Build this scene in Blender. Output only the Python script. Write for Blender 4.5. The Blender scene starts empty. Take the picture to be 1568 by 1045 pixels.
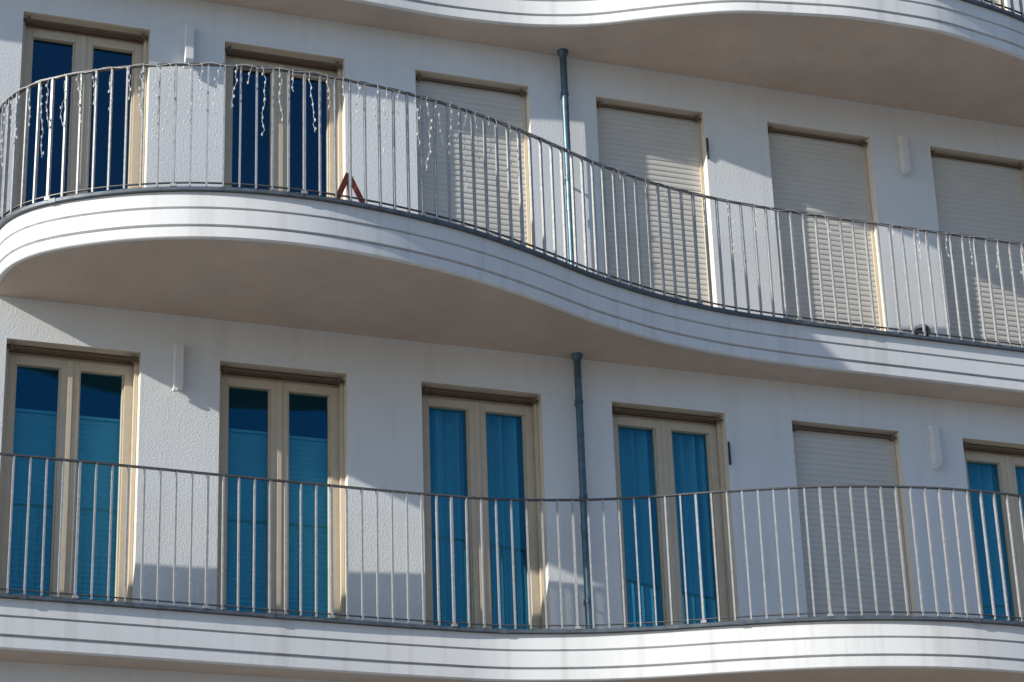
import bpy, math, random
import numpy as np
from mathutils import Vector, Matrix
random.seed(7)
scn=bpy.context.scene
scn.view_settings.view_transform='Standard'
try: scn.view_settings.look='None'
except Exception: pass
scn.view_settings.exposure=0
# ------------------------------------------------------------ constants
S=1.7105; X0=2.5458; WW=1.066            # window rhythm
HEAD=9.0186; FH=2.95                     # head height of the lower visible floor, floor height
ZT={'A':HEAD+.76-2*FH,'L':HEAD+.76-FH,'M':HEAD+.76,'T':HEAD+.76+FH,'U':HEAD+.76+2*FH}
RD=.225                                  # reveal depth
SUN=Vector((-4.35,-1.08,1.93)).normalized()
# ------------------------------------------------------------ materials
def newmat(name):
    m=bpy.data.materials.new(name); m.use_nodes=True
    nt=m.node_tree; return m,nt,nt.nodes['Principled BSDF']
def N(nt,t,**k):
    n=nt.nodes.new(t)
    for a,b in k.items():
        setattr(n,a,b)
    return n
def plaster(name,c1,c2,bump=.5,scale=140,rough=.9,stain=.0):
    m,nt,b=newmat(name)
    tc=N(nt,'ShaderNodeTexCoord')
    n1=N(nt,'ShaderNodeTexNoise'); n1.inputs['Scale'].default_value=1.3; n1.inputs['Detail'].default_value=8; n1.inputs['Roughness'].default_value=.65
    nt.links.new(tc.outputs['Object'],n1.inputs['Vector'])
    r=N(nt,'ShaderNodeValToRGB'); r.color_ramp.elements[0].position=.3; r.color_ramp.elements[1].position=.7
    r.color_ramp.elements[0].color=(*c2,1); r.color_ramp.elements[1].color=(*c1,1)
    nt.links.new(n1.outputs['Fac'],r.inputs['Fac'])
    col=r.outputs['Color']
    if stain>0:
        mp=N(nt,'ShaderNodeMapping'); mp.inputs['Scale'].default_value=(9,9,.5)
        nt.links.new(tc.outputs['Object'],mp.inputs['Vector'])
        n3=N(nt,'ShaderNodeTexNoise'); n3.inputs['Scale'].default_value=1; n3.inputs['Detail'].default_value=6
        nt.links.new(mp.outputs['Vector'],n3.inputs['Vector'])
        r3=N(nt,'ShaderNodeValToRGB'); r3.color_ramp.elements[0].position=.52; r3.color_ramp.elements[1].position=.8
        r3.color_ramp.elements[0].color=(0,0,0,1); r3.color_ramp.elements[1].color=(stain,)*3+(1,)
        nt.links.new(n3.outputs['Fac'],r3.inputs['Fac'])
        mx=N(nt,'ShaderNodeMixRGB'); mx.inputs['Color2'].default_value=(c2[0]*.6,c2[1]*.58,c2[2]*.55,1)
        nt.links.new(r3.outputs['Color'],mx.inputs['Fac']); nt.links.new(col,mx.inputs['Color1']); col=mx.outputs['Color']
    nt.links.new(col,b.inputs['Base Color'])
    b.inputs['Roughness'].default_value=rough
    n2=N(nt,'ShaderNodeTexNoise'); n2.inputs['Scale'].default_value=scale; n2.inputs['Detail'].default_value=4
    nt.links.new(tc.outputs['Object'],n2.inputs['Vector'])
    bp=N(nt,'ShaderNodeBump'); bp.inputs['Strength'].default_value=bump; bp.inputs['Distance'].default_value=.004
    nt.links.new(n2.outputs['Fac'],bp.inputs['Height']); nt.links.new(bp.outputs['Normal'],b.inputs['Normal'])
    return m
M_wall=plaster('roughcast_plaster',(.83,.86,.885),(.77,.80,.825),.8,60,.92,.2)
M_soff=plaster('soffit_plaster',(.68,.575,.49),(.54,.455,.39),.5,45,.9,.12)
M_fas=plaster('fascia_render',(.85,.87,.885),(.78,.80,.815),.15,60,.8,.45)
M_rev=plaster('reveal_paint',(.84,.79,.68),(.80,.75,.64),.2,90,.7)
M_ground=plaster('paving',(.27,.24,.21),(.21,.19,.17),.3,8,.9)
M_top=plaster('balcony_paving',(.34,.33,.32),(.26,.25,.25),.3,20,.9)
def simple(name,c,rough=.5,metal=0,var=.12,scale=12,bump=0):
    m,nt,b=newmat(name)
    tc=N(nt,'ShaderNodeTexCoord'); n1=N(nt,'ShaderNodeTexNoise'); n1.inputs['Scale'].default_value=scale; n1.inputs['Detail'].default_value=6
    nt.links.new(tc.outputs['Object'],n1.inputs['Vector'])
    r=N(nt,'ShaderNodeValToRGB'); r.color_ramp.elements[0].position=.3; r.color_ramp.elements[1].position=.75
    r.color_ramp.elements[0].color=(*[x*(1-var) for x in c],1); r.color_ramp.elements[1].color=(*[min(1,x*(1+var)) for x in c],1)
    nt.links.new(n1.outputs['Fac'],r.inputs['Fac']); nt.links.new(r.outputs['Color'],b.inputs['Base Color'])
    b.inputs['Roughness'].default_value=rough; b.inputs['Metallic'].default_value=metal
    return m
M_frame=simple('beige_window_frame',(.62,.54,.42),.4,0,.05)
M_frame2=simple('dark_bronze',(.15,.10,.07),.45)
M_slat=simple('shutter_slats',(.66,.64,.60),.6,0,.05,3)
M_rim=simple('anthracite_sheet_metal',(.12,.145,.17),.5,.3,.3)
M_rail=simple('galvanised_steel',(.44,.45,.455),.5,.3,.2,30)
M_hand=simple('weathered_handrail',(.13,.13,.135),.5,.3,.3,30)
M_pipe=simple('zinc_pipe',(.09,.155,.20),.38,.45,.4,9)
M_white=simple('white_plastic',(.80,.80,.80),.4,0,.04)
M_black=simple('black_rubber',(.04,.04,.045),.5)
M_red=simple('red_reflector',(.38,.07,.035),.4)
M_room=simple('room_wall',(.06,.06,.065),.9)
M_lights=simple('clear_cable',(.75,.74,.72),.3)
M_blind=simple('pleated_blind',(.82,.84,.84),.8,0,.04)
M_curt=simple('curtain_cloth',(.85,.86,.86),.9,0,.05)
M_far=simple('far_facade',(.30,.27,.24),.8)
M_roof=simple('far_roof',(.12,.07,.05),.8)
def glass(name,tint,gloss,fac,bump=.02):
    m=bpy.data.materials.new(name); m.use_nodes=True; nt=m.node_tree
    for n in list(nt.nodes): nt.nodes.remove(n)
    o=N(nt,'ShaderNodeOutputMaterial'); t=N(nt,'ShaderNodeBsdfTransparent'); g=N(nt,'ShaderNodeBsdfGlossy'); mx=N(nt,'ShaderNodeMixShader')
    t.inputs['Color'].default_value=(*tint,1); g.inputs['Color'].default_value=(*gloss,1); g.inputs['Roughness'].default_value=.015
    mx.inputs['Fac'].default_value=fac
    tc=N(nt,'ShaderNodeTexCoord'); n=N(nt,'ShaderNodeTexNoise'); n.inputs['Scale'].default_value=2.2; n.inputs['Detail'].default_value=1
    nt.links.new(tc.outputs['Object'],n.inputs['Vector'])
    bp=N(nt,'ShaderNodeBump'); bp.inputs['Strength'].default_value=bump; bp.inputs['Distance'].default_value=.05
    nt.links.new(n.outputs['Fac'],bp.inputs['Height']); nt.links.new(bp.outputs['Normal'],g.inputs['Normal'])
    nt.links.new(t.outputs[0],mx.inputs[1]); nt.links.new(g.outputs[0],mx.inputs[2]); nt.links.new(mx.outputs[0],o.inputs[0])
    return m
M_glass=glass('coated_glass',(.36,.80,.93),(.04,.24,.40),.33)
M_glassd=glass('dark_coated_glass',(.08,.18,.30),(.05,.17,.28),.5)
# ------------------------------------------------------------ mesh helper
class MB:
    def __init__(s): s.v=[]; s.f=[]; s.m=[]
    def quad(s,a,b,c,d,m=0):
        i=len(s.v); s.v+= [a,b,c,d]; s.f.append((i,i+1,i+2,i+3)); s.m.append(m)
    def box(s,x0,x1,y0,y1,z0,z1,m=0):
        s.obox(((x0+x1)/2,(y0+y1)/2,(z0+z1)/2),(1,0,0),(0,1,0),(0,0,1),(x1-x0)/2,(y1-y0)/2,(z1-z0)/2,m)
    def obox(s,c,a,b,d,ha,hb,hd,m=0):
        c=Vector(c);a=Vector(a)*ha;b=Vector(b)*hb;d=Vector(d)*hd
        i=len(s.v)
        for k in (-1,1):
            for p,q in ((-1,-1),(1,-1),(1,1),(-1,1)):
                s.v.append(tuple(c+a*p+b*q+d*k))
        for fc in ((0,3,2,1),(4,5,6,7),(0,1,5,4),(1,2,6,5),(2,3,7,6),(3,0,4,7)):
            s.f.append(tuple(i+t for t in fc)); s.m.append(m)
    def tube(s,pts,r,n=10,m=0,caps=True):
        pts=[Vector(p) for p in pts]; base=len(s.v)
        for j,p in enumerate(pts):
            t=(pts[min(j+1,len(pts)-1)]-pts[max(j-1,0)]).normalized()
            u=t.orthogonal().normalized() if j==0 else (pu-t*pu.dot(t)).normalized()
            pu=u; w=t.cross(u); rr=r[j] if isinstance(r,(list,tuple)) else r
            for k in range(n):
                a=2*math.pi*k/n; s.v.append(tuple(p+u*rr*math.cos(a)+w*rr*math.sin(a)))
        for j in range(len(pts)-1):
            for k in range(n):
                a=base+j*n+k; b=base+j*n+(k+1)%n
                s.f.append((a,b,b+n,a+n)); s.m.append(m)
        if caps:
            s.f.append(tuple(base+k for k in range(n))[::-1]); s.m.append(m)
            e=base+(len(pts)-1)*n; s.f.append(tuple(e+k for k in range(n))); s.m.append(m)
    def make(s,name,mats,parent=None,smooth=False,bevel=0,merge=False):
        me=bpy.data.meshes.new(name); me.from_pydata(s.v,[],s.f); 
        for mt in mats: me.materials.append(mt)
        me.polygons.foreach_set('material_index',s.m)
        me.update()
        if merge:
            import bmesh
            bm=bmesh.new(); bm.from_mesh(me); bmesh.ops.remove_doubles(bm,verts=bm.verts,dist=1e-5); bmesh.ops.recalc_face_normals(bm,faces=bm.faces); bm.to_mesh(me); bm.free()
        if smooth: me.polygons.foreach_set('use_smooth',[True]*len(me.polygons))
        ob=bpy.data.objects.new(name,me); scn.collection.objects.link(ob)
        if parent: ob.parent=parent
        if bevel:
            bv=ob.modifiers.new('bevel','BEVEL'); bv.width=bevel; bv.segments=2; bv.limit_method='ANGLE'
        return ob
def empty(name):
    e=bpy.data.objects.new(name,None); scn.collection.objects.link(e); return e
# ------------------------------------------------------------ balcony curves (x, projection from wall)
CL=[(-6,.36),(-2,.36),(2.5,.36),(3.5,.34),(4.55,.31),(5.6,.29),(6.5,.31),(7.2,.49),(7.69,.70),(8.2,.98),(8.87,1.28),(9.39,1.43),(9.93,1.52),(10.65,1.52),(11.4,1.33),(12.2,.95),(13.0,.6),(14,.40),(18,.36),(22,.36)]
CT=[(-6,.40),(-2,.40),(2.5,.40),(4.3,.42),(5.34,.42),(6.13,.38),(6.84,.44),(7.39,.60),(7.88,.90),(8.5,1.22),(9.55,1.43),(10.45,1.45),(11.4,1.26),(12.2,.92),(13.0,.6),(14,.42),(18,.40),(22,.40)]
CM=[(2.38,-.02),(2.37,.2),(2.37,.42),(2.44,.68),(2.62,.93),(2.92,1.15),(3.22,1.33),(3.54,1.46),(3.87,1.55),(4.26,1.60),(4.67,1.61),(5.22,1.55),(5.81,1.42),(6.34,1.23),(6.83,1.01),(7.21,.82),(7.56,.70),(7.91,.58),(8.58,.45),(9.23,.41),(9.87,.40),(10.5,.40),(11.67,.39),(14,.40),(16,.9),(17.5,1.4),(19,1.6),(22,1.2)]
def curve(pts,sig=.13,step=.04):
    p=np.array(pts); s=np.r_[0,np.cumsum(np.hypot(np.diff(p[:,0]),np.diff(p[:,1])))]
    t=np.arange(0,s[-1],step); x=np.interp(t,s,p[:,0]); o=np.interp(t,s,p[:,1])
    n=int(sig*3/step); k=np.exp(-.5*(np.arange(-n,n+1)*step/sig)**2); k/=k.sum()
    def sm(a):
        e=np.r_[2*a[0]-a[n:0:-1],a,2*a[-1]-a[-2:-n-2:-1]]; return np.convolve(e,k,'valid')
    for _ in range(2): x,o=sm(x),sm(o)
    tx=np.gradient(x);to=np.gradient(o);l=np.hypot(tx,to);tx/=l;to/=l
    return x,o,-to,tx
def sweep(mb,c,prof,m=0,closed=False):
    x,o,nx,no=c; base=len(mb.v); n=len(prof)
    for i in range(len(x)):
        for (d,z) in prof:
            mb.v.append((x[i]+nx[i]*d,-(o[i]+no[i]*d),z))
    for i in range(len(x)-1):
        for j in range(n-1 if not closed else n):
            a=base+i*n+j; b=base+i*n+(j+1)%n
            mb.f.append((a,a+n,b+n,b)); mb.m.append(m)
def balcony(zt,pts,rx=(-6,22),phase=0,rh=1.09):
    c=curve(pts); x,o,nx,no=c
    e=empty('curved_balcony')
    mb=MB()
    prof=[(-.02,-.026),(0,-.030),(0,-.152),(-.030,-.156),(-.030,-.164),(-.008,-.168),(-.008,-.294),(-.045,-.297),(-.045,-.309),(-.020,-.312),(-.020,-.392),(-.028,-.400),(-.06,-.400),(-.06,-.380)]
    sweep(mb,c,[(d,zt+z) for d,z in prof])
    mb.make('fascia',[M_fas],e)
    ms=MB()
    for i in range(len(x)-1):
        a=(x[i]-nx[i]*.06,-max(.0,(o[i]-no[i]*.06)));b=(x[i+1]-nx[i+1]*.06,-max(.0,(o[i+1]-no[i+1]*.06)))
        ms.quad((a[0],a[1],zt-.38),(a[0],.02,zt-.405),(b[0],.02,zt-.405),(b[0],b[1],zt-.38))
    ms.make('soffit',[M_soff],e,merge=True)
    mt=MB()
    for i in range(len(x)-1):
        mt.quad((x[i],-o[i],zt-.004),(x[i+1],-o[i+1],zt-.004),(x[i+1],.05,zt-.004),(x[i],.05,zt-.004))
    mt.make('slab_top',[M_top],e,merge=True)
    mr=MB(); sweep(mr,c,[(-.06,zt+.004),(.034,zt),(.036,zt-.026),(-.01,zt-.028)],0)
    s=np.r_[0,np.cumsum(np.hypot(np.diff(x),np.diff(o)))]
    t=1.1
    while t<s[-1]:
        bx=np.interp(t,s,x);bo=np.interp(t,s,o);a=np.interp(t,s,nx);b=np.interp(t,s,no)
        mr.obox((bx+a*.022,-(bo+b*.022),zt-.014),Vector((b,a,0)).normalized(),Vector((a,-b,0)).normalized(),(0,0,1),.03,.017,.017); t+=1.9
    mr.make('edge_flashing',[M_rim],e)
    r=empty('balcony_railing')
    off=.026
    k=(x>=rx[0])&(x<=rx[1])&(o>.02)
    px=(x+nx*off)[k]; po=(o+no*off)[k]; pnx=nx[k]; pno=no[k]
    s=np.r_[0,np.cumsum(np.hypot(np.diff(px),np.diff(po)))]
    top=zt+rh
    cc=(px,po,pnx,pno)
    hb=MB(); sweep(hb,cc,[(-.017,top-.012),(.017,top-.012),(.017,top),(-.017,top)],closed=True)
    hb.make('handrail',[M_hand],r)
    lb=MB(); sweep(lb,cc,[(-.010,zt+.030),(.010,zt+.030),(.010,zt+.037),(-.010,zt+.037)],closed=True)
    lb.make('bottom_rail',[M_hand],r)
    bb=MB(); t=phase; j=0
    while t<s[-1]:
        bx=np.interp(t,s,px);bo=np.interp(t,s,po);a=np.interp(t,s,pnx);b=np.interp(t,s,pno)
        nv=Vector((a,-b,0)).normalized(); tv=Vector((b,a,0)).normalized()
        tilt=Vector((random.uniform(-.003,.003),0,1)).normalized()
        post=j%8==0
        z0=zt+.002
        bb.obox((bx,-bo,(z0+top-.012)/2),tv,nv,tilt,.0065*(1.4 if post else 1),.0135,(top-.012-z0)/2)
        if post:
            bb.obox((bx,-bo,zt+.012),tv,nv,(0,0,1),.022,.0145,.012)
        t+=.125; j+=1
    bb.make('balusters',[M_rail],r)
    return c
cL=balcony(ZT['L'],CL,phase=.05); cM=balcony(ZT['M'],CM,rh=1.06); cT=balcony(ZT['T'],CT)
cA=balcony(ZT['A'],CM); cU=balcony(ZT['U'],CM)
# ------------------------------------------------------------ building
B=empty('apartment_building')
XL,XR=-6.,22.; ks=range(-4,11)
floors=[HEAD-FH,HEAD,HEAD+FH,HEAD+2*FH]
HH=2.22
ops=[(X0+S*k,X0+S*k+WW) for k in ks]
xs=[XL]; 
for a,b in ops: xs+=[a,b]
xs.append(XR)
zs=[0.]
for h in floors: zs+=[h-HH,h]
zs.append(HEAD+2*FH+1.1)
w=MB()
for j in range(len(zs)-1):
    for i in range(len(xs)-1):
        if j%2==1 and i%2==1: continue
        w.quad((xs[i],0,zs[j]),(xs[i+1],0,zs[j]),(xs[i+1],0,zs[j+1]),(xs[i],0,zs[j+1]))
zr=zs[-1]
w.quad((XL,0,0),(XL,0,zr),(XL,12,zr),(XL,12,0)); w.quad((XR,0,0),(XR,12,0),(XR,12,zr),(XR,0,zr)); w.quad((XL,12,0),(XL,12,zr),(XR,12,zr),(XR,12,0)); w.quad((XL,0,zr),(XR,0,zr),(XR,12,zr),(XL,12,zr))
w.make('facade_wall',[M_wall],B)
rv=MB(); gl=MB(); gd=MB(); fr=MB(); rm=MB(); bl=MB(); cu=MB(); bar=MB()
shut={(2,2),(2,3),(2,4),(2,5),(1,4),(0,1),(0,4),(3,2),(3,5),(2,6),(2,7),(1,8)}
dark={(2,-1),(2,0),(2,1),(2,-2)}
for fi,h in enumerate(floors):
    b0=h-HH
    for k,(a,b) in zip(ks,ops):
        rv.quad((a,0,b0),(a,0,h),(a,RD,h),(a,RD,b0)); rv.quad((b,0,b0),(b,RD,b0),(b,RD,h),(b,0,h))
        rv.quad((a,0,h),(b,0,h),(b,RD,h),(a,RD,h)); rv.quad((a,0,b0),(a,RD,b0),(b,RD,b0),(b,0,b0))
        fr.box(a+.003,a+.033,.085,.125,b0,h-.05); fr.box(b-.033,b-.003,.085,.125,b0,h-.05)
        bar.box(a+.002,b-.002,.11,RD-.003,h-.05,h-.003)
        bar.tube([(a+.012,.045,h-.05),(b-.012,.045,h-.05)],.011,8)
        bar.box(a+.04,a+.065,.03,.075,h-.075,h-.025); bar.box(b-.065,b-.04,.03,.075,h-.075,h-.025)
        if (fi,k) in shut:
            s=MB(); z=h-.05; pitch=.052+random.uniform(-.001,.001)
            while z>b0+.01:
                dy=random.uniform(-.0008,.0008)
                pr=[(.0985,z),(.0958,z-.010),(.094,z-.024),(.095,z-.040),(.099,z-.047),(.101,z-pitch)]
                for p,q in zip(pr[:-1],pr[1:]):
                    s.quad((a+.03,p[0]+dy,p[1]),(a+.03,q[0]+dy,q[1]),(b-.03,q[0]+dy,q[1]),(b-.03,p[0]+dy,p[1]))
                z-=pitch
            s.make('roller_shutter',[M_slat])
            fr.box(a+.002,b-.002,.16,RD-.004,b0,h-.05)
            continue
        t=.032; y0,y1=.155,RD-.002
        zt_=h-.05
        fr.box(a+.002,a+t,y0,y1,b0,zt_); fr.box(b-t,b-.002,y0,y1,b0,zt_); fr.box(a+t,b-t,y0,y1,zt_-t,zt_); fr.box(a+t,b-t,y0,y1,b0,b0+.05)
        mid=(a+b)/2; ya=.138
        for (l,r) in ((a+t,mid-.004),(mid+.004,b-t)):
            st=.068
            fr.box(l-.008,l+st,ya,y1-.01,b0+.045,zt_-.026); fr.box(r-st,r+(.008 if r>mid else .002),ya,y1-.01,b0+.045,zt_-.026)
            fr.box(l+st,r-st,ya,y1-.01,zt_-.026-.075,zt_-.026); fr.box(l+st,r-st,ya,y1-.01,b0+.045,b0+.045+.085)
            fr.box(l+st,l+st+.014,ya+.014,y1-.02,b0+.13,zt_-.101); fr.box(r-st-.014,r-st,ya+.014,y1-.02,b0+.13,zt_-.101)
            g=gd if (fi,k) in dark else gl
            ti=random.uniform(-.0015,.0015)
            g.quad((l+st,.185+ti,b0+.13),(r-st,.185-ti,b0+.13),(r-st,.185-ti,zt_-.101),(l+st,.185+ti,zt_-.101))
        fr.box(mid-.02,mid+.02,.126,.15,b0+.045,zt_-.03)
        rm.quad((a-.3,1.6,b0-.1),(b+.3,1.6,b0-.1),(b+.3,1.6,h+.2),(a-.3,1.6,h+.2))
        if (fi,k) in dark: continue
        if k<=1:
            # top-down pleated blind, its head rail hanging below the top of the window
            for (l,r,dz) in ((a+.09,mid-.03,.0),(mid+.03,b-.06,.012)):
                z=zt_-.46-dz
                bl.box(l,r,.228,.248,z,z+.02)
                while z>b0+.06:
                    bl.quad((l,.254,z),(l,.230,z-.022),(r,.230,z-.022),(r,.254,z))
                    bl.quad((l,.230,z-.022),(l,.254,z-.044),(r,.254,z-.044),(r,.230,z-.022))
                    z-=.044
        else:
            n=140; pv=None; ph=random.random()*6
            for q in range(n+1):
                u=q/n; xx=a+.03+(b-a-.06)*u
                yy=.32+.06*math.sin(u*46+ph+1.5*math.sin(u*9+ph))+.018*math.sin(u*97+ph)
                if pv: cu.quad((pv[0],pv[1],b0+.03),(xx,yy,b0+.03),(xx,yy,zt_-.02),(pv[0],pv[1],zt_-.02))
                pv=(xx,yy)
rv.make('window_reveals',[M_rev],B); gl.make('window_glass',[M_glass],B); gd.make('window_glass_dark',[M_glassd],B)
fr.make('french_window_frames',[M_frame],B,bevel=.004); bar.make('window_head_rods',[M_frame2],B); rm.make('room_interior',[M_room],B)
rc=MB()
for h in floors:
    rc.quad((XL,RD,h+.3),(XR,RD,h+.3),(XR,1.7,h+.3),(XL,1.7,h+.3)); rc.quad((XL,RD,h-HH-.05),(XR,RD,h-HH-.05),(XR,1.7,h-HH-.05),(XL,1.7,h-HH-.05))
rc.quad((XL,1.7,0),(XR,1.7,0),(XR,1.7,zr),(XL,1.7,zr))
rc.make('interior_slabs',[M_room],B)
bl.make('pleated_blinds',[M_blind],B); cu.make('curtains',[M_curt],B,smooth=True,merge=True)
# ------------------------------------------------------------ drainpipe
px=7.34
d=MB()
for zt0,zb0 in ((ZT['L'],ZT['M']-.40),(ZT['M'],ZT['T']-.40),(ZT['T'],ZT['U']-.40),(ZT['A'],ZT['L']-.40),(0,ZT['A']-.40)):
    d.tube([(px,-.085,zt0-.02),(px,-.085,zb0+.01)],.031,20)
    d.tube([(px,-.085,zb0-.06),(px,-.085,zb0-.025),(px,-.085,zb0+.004)],[.033,.047,.053],20)
    for zz in (zt0+.35,zt0+1.25,zb0-.45):
        d.tube([(px,-.085,zz),(px,-.085,zz+.03)],.037,20); d.box(px-.008,px+.008,-.06,.0,zz+.005,zz+.025)
    d.tube([(px,-.085,zt0+.95),(px,-.085,zt0+1.03)],.035,20)
d.make('drainpipe',[M_pipe])
# ------------------------------------------------------------ wall lamps
def wall_lamp(x,zc):
    m=MB(); h=.20
    m.box(x-.028,x+.028,-.03,-.001,zc-h+.03,zc+h)
    P=[(-.031,zc+h-.005),(-.080,zc+h-.02),(-.090,zc-h+.05),(-.06,zc-h),(-.031,zc-h)]
    i=len(m.v)
    for sx in (-.037,.037):
        for y,z in P: m.v.append((x+sx,y,z))
    n=len(P)
    m.f.append(tuple(i+j for j in range(n))); m.m.append(0); m.f.append(tuple(i+n+j for j in range(n))[::-1]); m.m.append(0)
    for j in range(n):
        m.f.append((i+j,i+(j+1)%n,i+n+(j+1)%n,i+n+j)[::-1]); m.m.append(0)
    m.box(x-.045,x-.0,-.07,-.035,zc-h-.03,zc-h+.0)
    m.make('wall_lamp',[M_white],bevel=.006)
pier=lambda k:(X0+S*k+WW+X0+S*(k+1))/2
wall_lamp(pier(0)-.03,HEAD-.10); wall_lamp(pier(0)+.0,HEAD+FH-.12); wall_lamp(pier(4),HEAD+FH-.15); wall_lamp(pier(4)+.0,HEAD-.12)
for h in (HEAD,HEAD+FH):
    m=MB(); x=X0+S*3+WW+.006
    m.box(x-.004,x+.012,-.020,-.001,h-.48,h-.27); m.box(x+.0,x+.009,-.027,-.02,h-.45,h-.30); m.make('shutter_strap_box',[M_black],bevel=.003)
# ------------------------------------------------------------ fairy lights on the middle balcony
x,o,nx,no=cM; mk=(x<12.5)&(o>.35)
lx=(x+nx*.056)[mk]; lo=(o+no*.056)[mk]; s=np.r_[0,np.cumsum(np.hypot(np.diff(lx),np.diff(lo)))]
fl=MB(); top=ZT['M']+1.055
def pt(t,z,j=.0): return (float(np.interp(t,s,lx))+random.uniform(-j,j),-float(np.interp(t,s,lo))+random.uniform(-j,j),z)
pts=[];t=0
while t<s[-1]:
    pts.append(pt(t,top-.010+.009*math.sin(t*23)+random.uniform(-.004,.004),.004)); t+=.05
fl.tube(pts,.0020,5)
t=.05
while t<s[-1]-.1:
    near=t<4.6
    if random.random()<(1 if near else .75):
        L=random.choice((.18,.3,.42,.55,.68))*random.uniform(.8,1.1)*(1 if near else .8); n=int(L/.035); p=[]; dx=0
        for i in range(n+1):
            dx+=random.uniform(-.014,.014); p.append(pt(t+dx,top-L*i/n,.004))
        fl.tube(p,.0024 if near else .0015,4)
        for i in range(2,n+1,2):
            c=Vector(p[i])+Vector((random.uniform(-.012,.012),random.uniform(-.01,.01),0))
            fl.tube([c+Vector((0,0,.014)),c,c-Vector((0,0,.014))],[.002,.0078 if near else .005,.002],5)
    t+=random.uniform(.08,.15) if near else random.uniform(.16,.32)
fl.make('string_lights',[M_lights])
# ------------------------------------------------------------ warning triangle on the slab
wt=MB(); c=Vector((4.90,-1.52,ZT['M']+.012)); 
A=c+Vector((-.12,0,0)); Bq=c+Vector((.12,0,0)); C=c+Vector((0,.04,.29))
def strip(p,q,wd,th,m=0):
    t=(q-p); l=t.length; t=t.normalized(); nn=Vector((0,1,0)); b=t.cross(nn).normalized(); nn=b.cross(t)
    wt.obox((p+q)/2,t,b,nn,l/2,wd/2,th/2,m)
strip(A,C,.045,.012); strip(Bq,C+Vector((0,.006,0)),.045,.012); strip(c+Vector((-.09,.0,.02)),c+Vector((.02,.14,.0)),.03,.01); strip(c+Vector((0,.02,0)),C+Vector((0,-.012,.0)),.012,.008,1)
strip(c+Vector((.04,.12,0)),C+Vector((0,.012,-.01)),.03,.01)
wt.make('warning_triangle',[M_red,M_white],bevel=.003)
# ------------------------------------------------------------ toy football
import bmesh
bm=bmesh.new(); bmesh.ops.create_icosphere(bm,subdivisions=3,radius=.075)
me=bpy.data.meshes.new('football'); bm.to_mesh(me); bm.free(); me.materials.append(M_white); me.materials.append(M_black)
for p in me.polygons:
    cc=p.center.normalized(); p.material_index=1 if (math.sin(cc.x*6)+math.sin(cc.y*6+1)+math.sin(cc.z*6+2))>-.2 else 0; p.use_smooth=True
fb=bpy.data.objects.new('football',me); scn.collection.objects.link(fb); fb.location=(10.60,-.335,ZT['M']+.079)
# ------------------------------------------------------------ ground and building across the street
g=MB(); g.quad((-800,-800,0),(800,-800,0),(800,800,0),(-800,800,0)); g.make('ground',[M_ground])
ob=empty('townhouse_row'); fm=MB(); rf=MB(); wn=MB()
xx=-15; 
while xx<95:
    wd=random.uniform(11,15); hh=random.uniform(16,19.5)
    fm.box(xx,xx+wd-.01,-72,-60,0,hh)
    i=len(rf.v); rf.v+=[(xx-.3,-59.5,hh),(xx+wd+.2,-59.5,hh),(xx+wd+.2,-72.5,hh),(xx-.3,-72.5,hh),(xx,-66,hh+3.4),(xx+wd,-66,hh+3.4)]
    rf.f+=[(i,i+1,i+5,i+4),(i+2,i+3,i+4,i+5),(i+1,i+2,i+5),(i+3,i,i+4)]; rf.m+=[0]*4
    z=1.5
    while z<hh-2.2:
        for q in range(int(wd//2.4)):
            wn.box(xx+1+q*2.4,xx+2.1+q*2.4,-60.02,-59.97,z,z+1.6)
        z+=3.1
    xx+=wd
fm.make('walls',[M_far],ob); rf.make('roofs',[M_roof],ob); wn.make('windows',[M_black],ob)
# ------------------------------------------------------------ light
wd=bpy.data.worlds.new('World'); scn.world=wd; wd.use_nodes=True; nt=wd.node_tree
sk=nt.nodes.new('ShaderNodeTexSky'); sk.sky_type='NISHITA'; sk.sun_disc=False
sk.sun_elevation=math.asin(SUN.z); sk.sun_rotation=math.atan2(SUN.x,SUN.y)%(2*math.pi)
sk.dust_density=.4; sk.ozone_density=3.2
nt.links.new(sk.outputs[0],nt.nodes['Background'].inputs[0]); nt.nodes['Background'].inputs[1].default_value=.137
sl=bpy.data.lights.new('sun','SUN'); sl.energy=5; sl.angle=math.radians(.7); sl.color=(1,.935,.83)
so=bpy.data.objects.new('sun',sl); scn.collection.objects.link(so); so.rotation_euler=(-SUN).to_track_quat('-Z','Y').to_euler(); so.location=(-20,-10,30)
# ------------------------------------------------------------ camera
y,t,r=.3665,.3941,-.0353
f=Vector((math.sin(y)*math.cos(t),math.cos(y)*math.cos(t),math.sin(t))); rt=Vector((math.cos(y),-math.sin(y),0)); u=rt.cross(f)
c_,s_=math.cos(r),math.sin(r); ax=c_*rt+s_*u; ay=-s_*rt+c_*u; az=-f
cd=bpy.data.cameras.new('camera'); co=bpy.data.objects.new('camera',cd); scn.collection.objects.link(co)
mt=Matrix((ax,ay,az)).transposed().to_4x4(); mt.translation=Vector((0,-17.678,1.6)); co.matrix_world=mt
cd.sensor_width=36; cd.lens=3696*36/1568; cd.clip_end=3000; cd.clip_start=.1
scn.camera=co
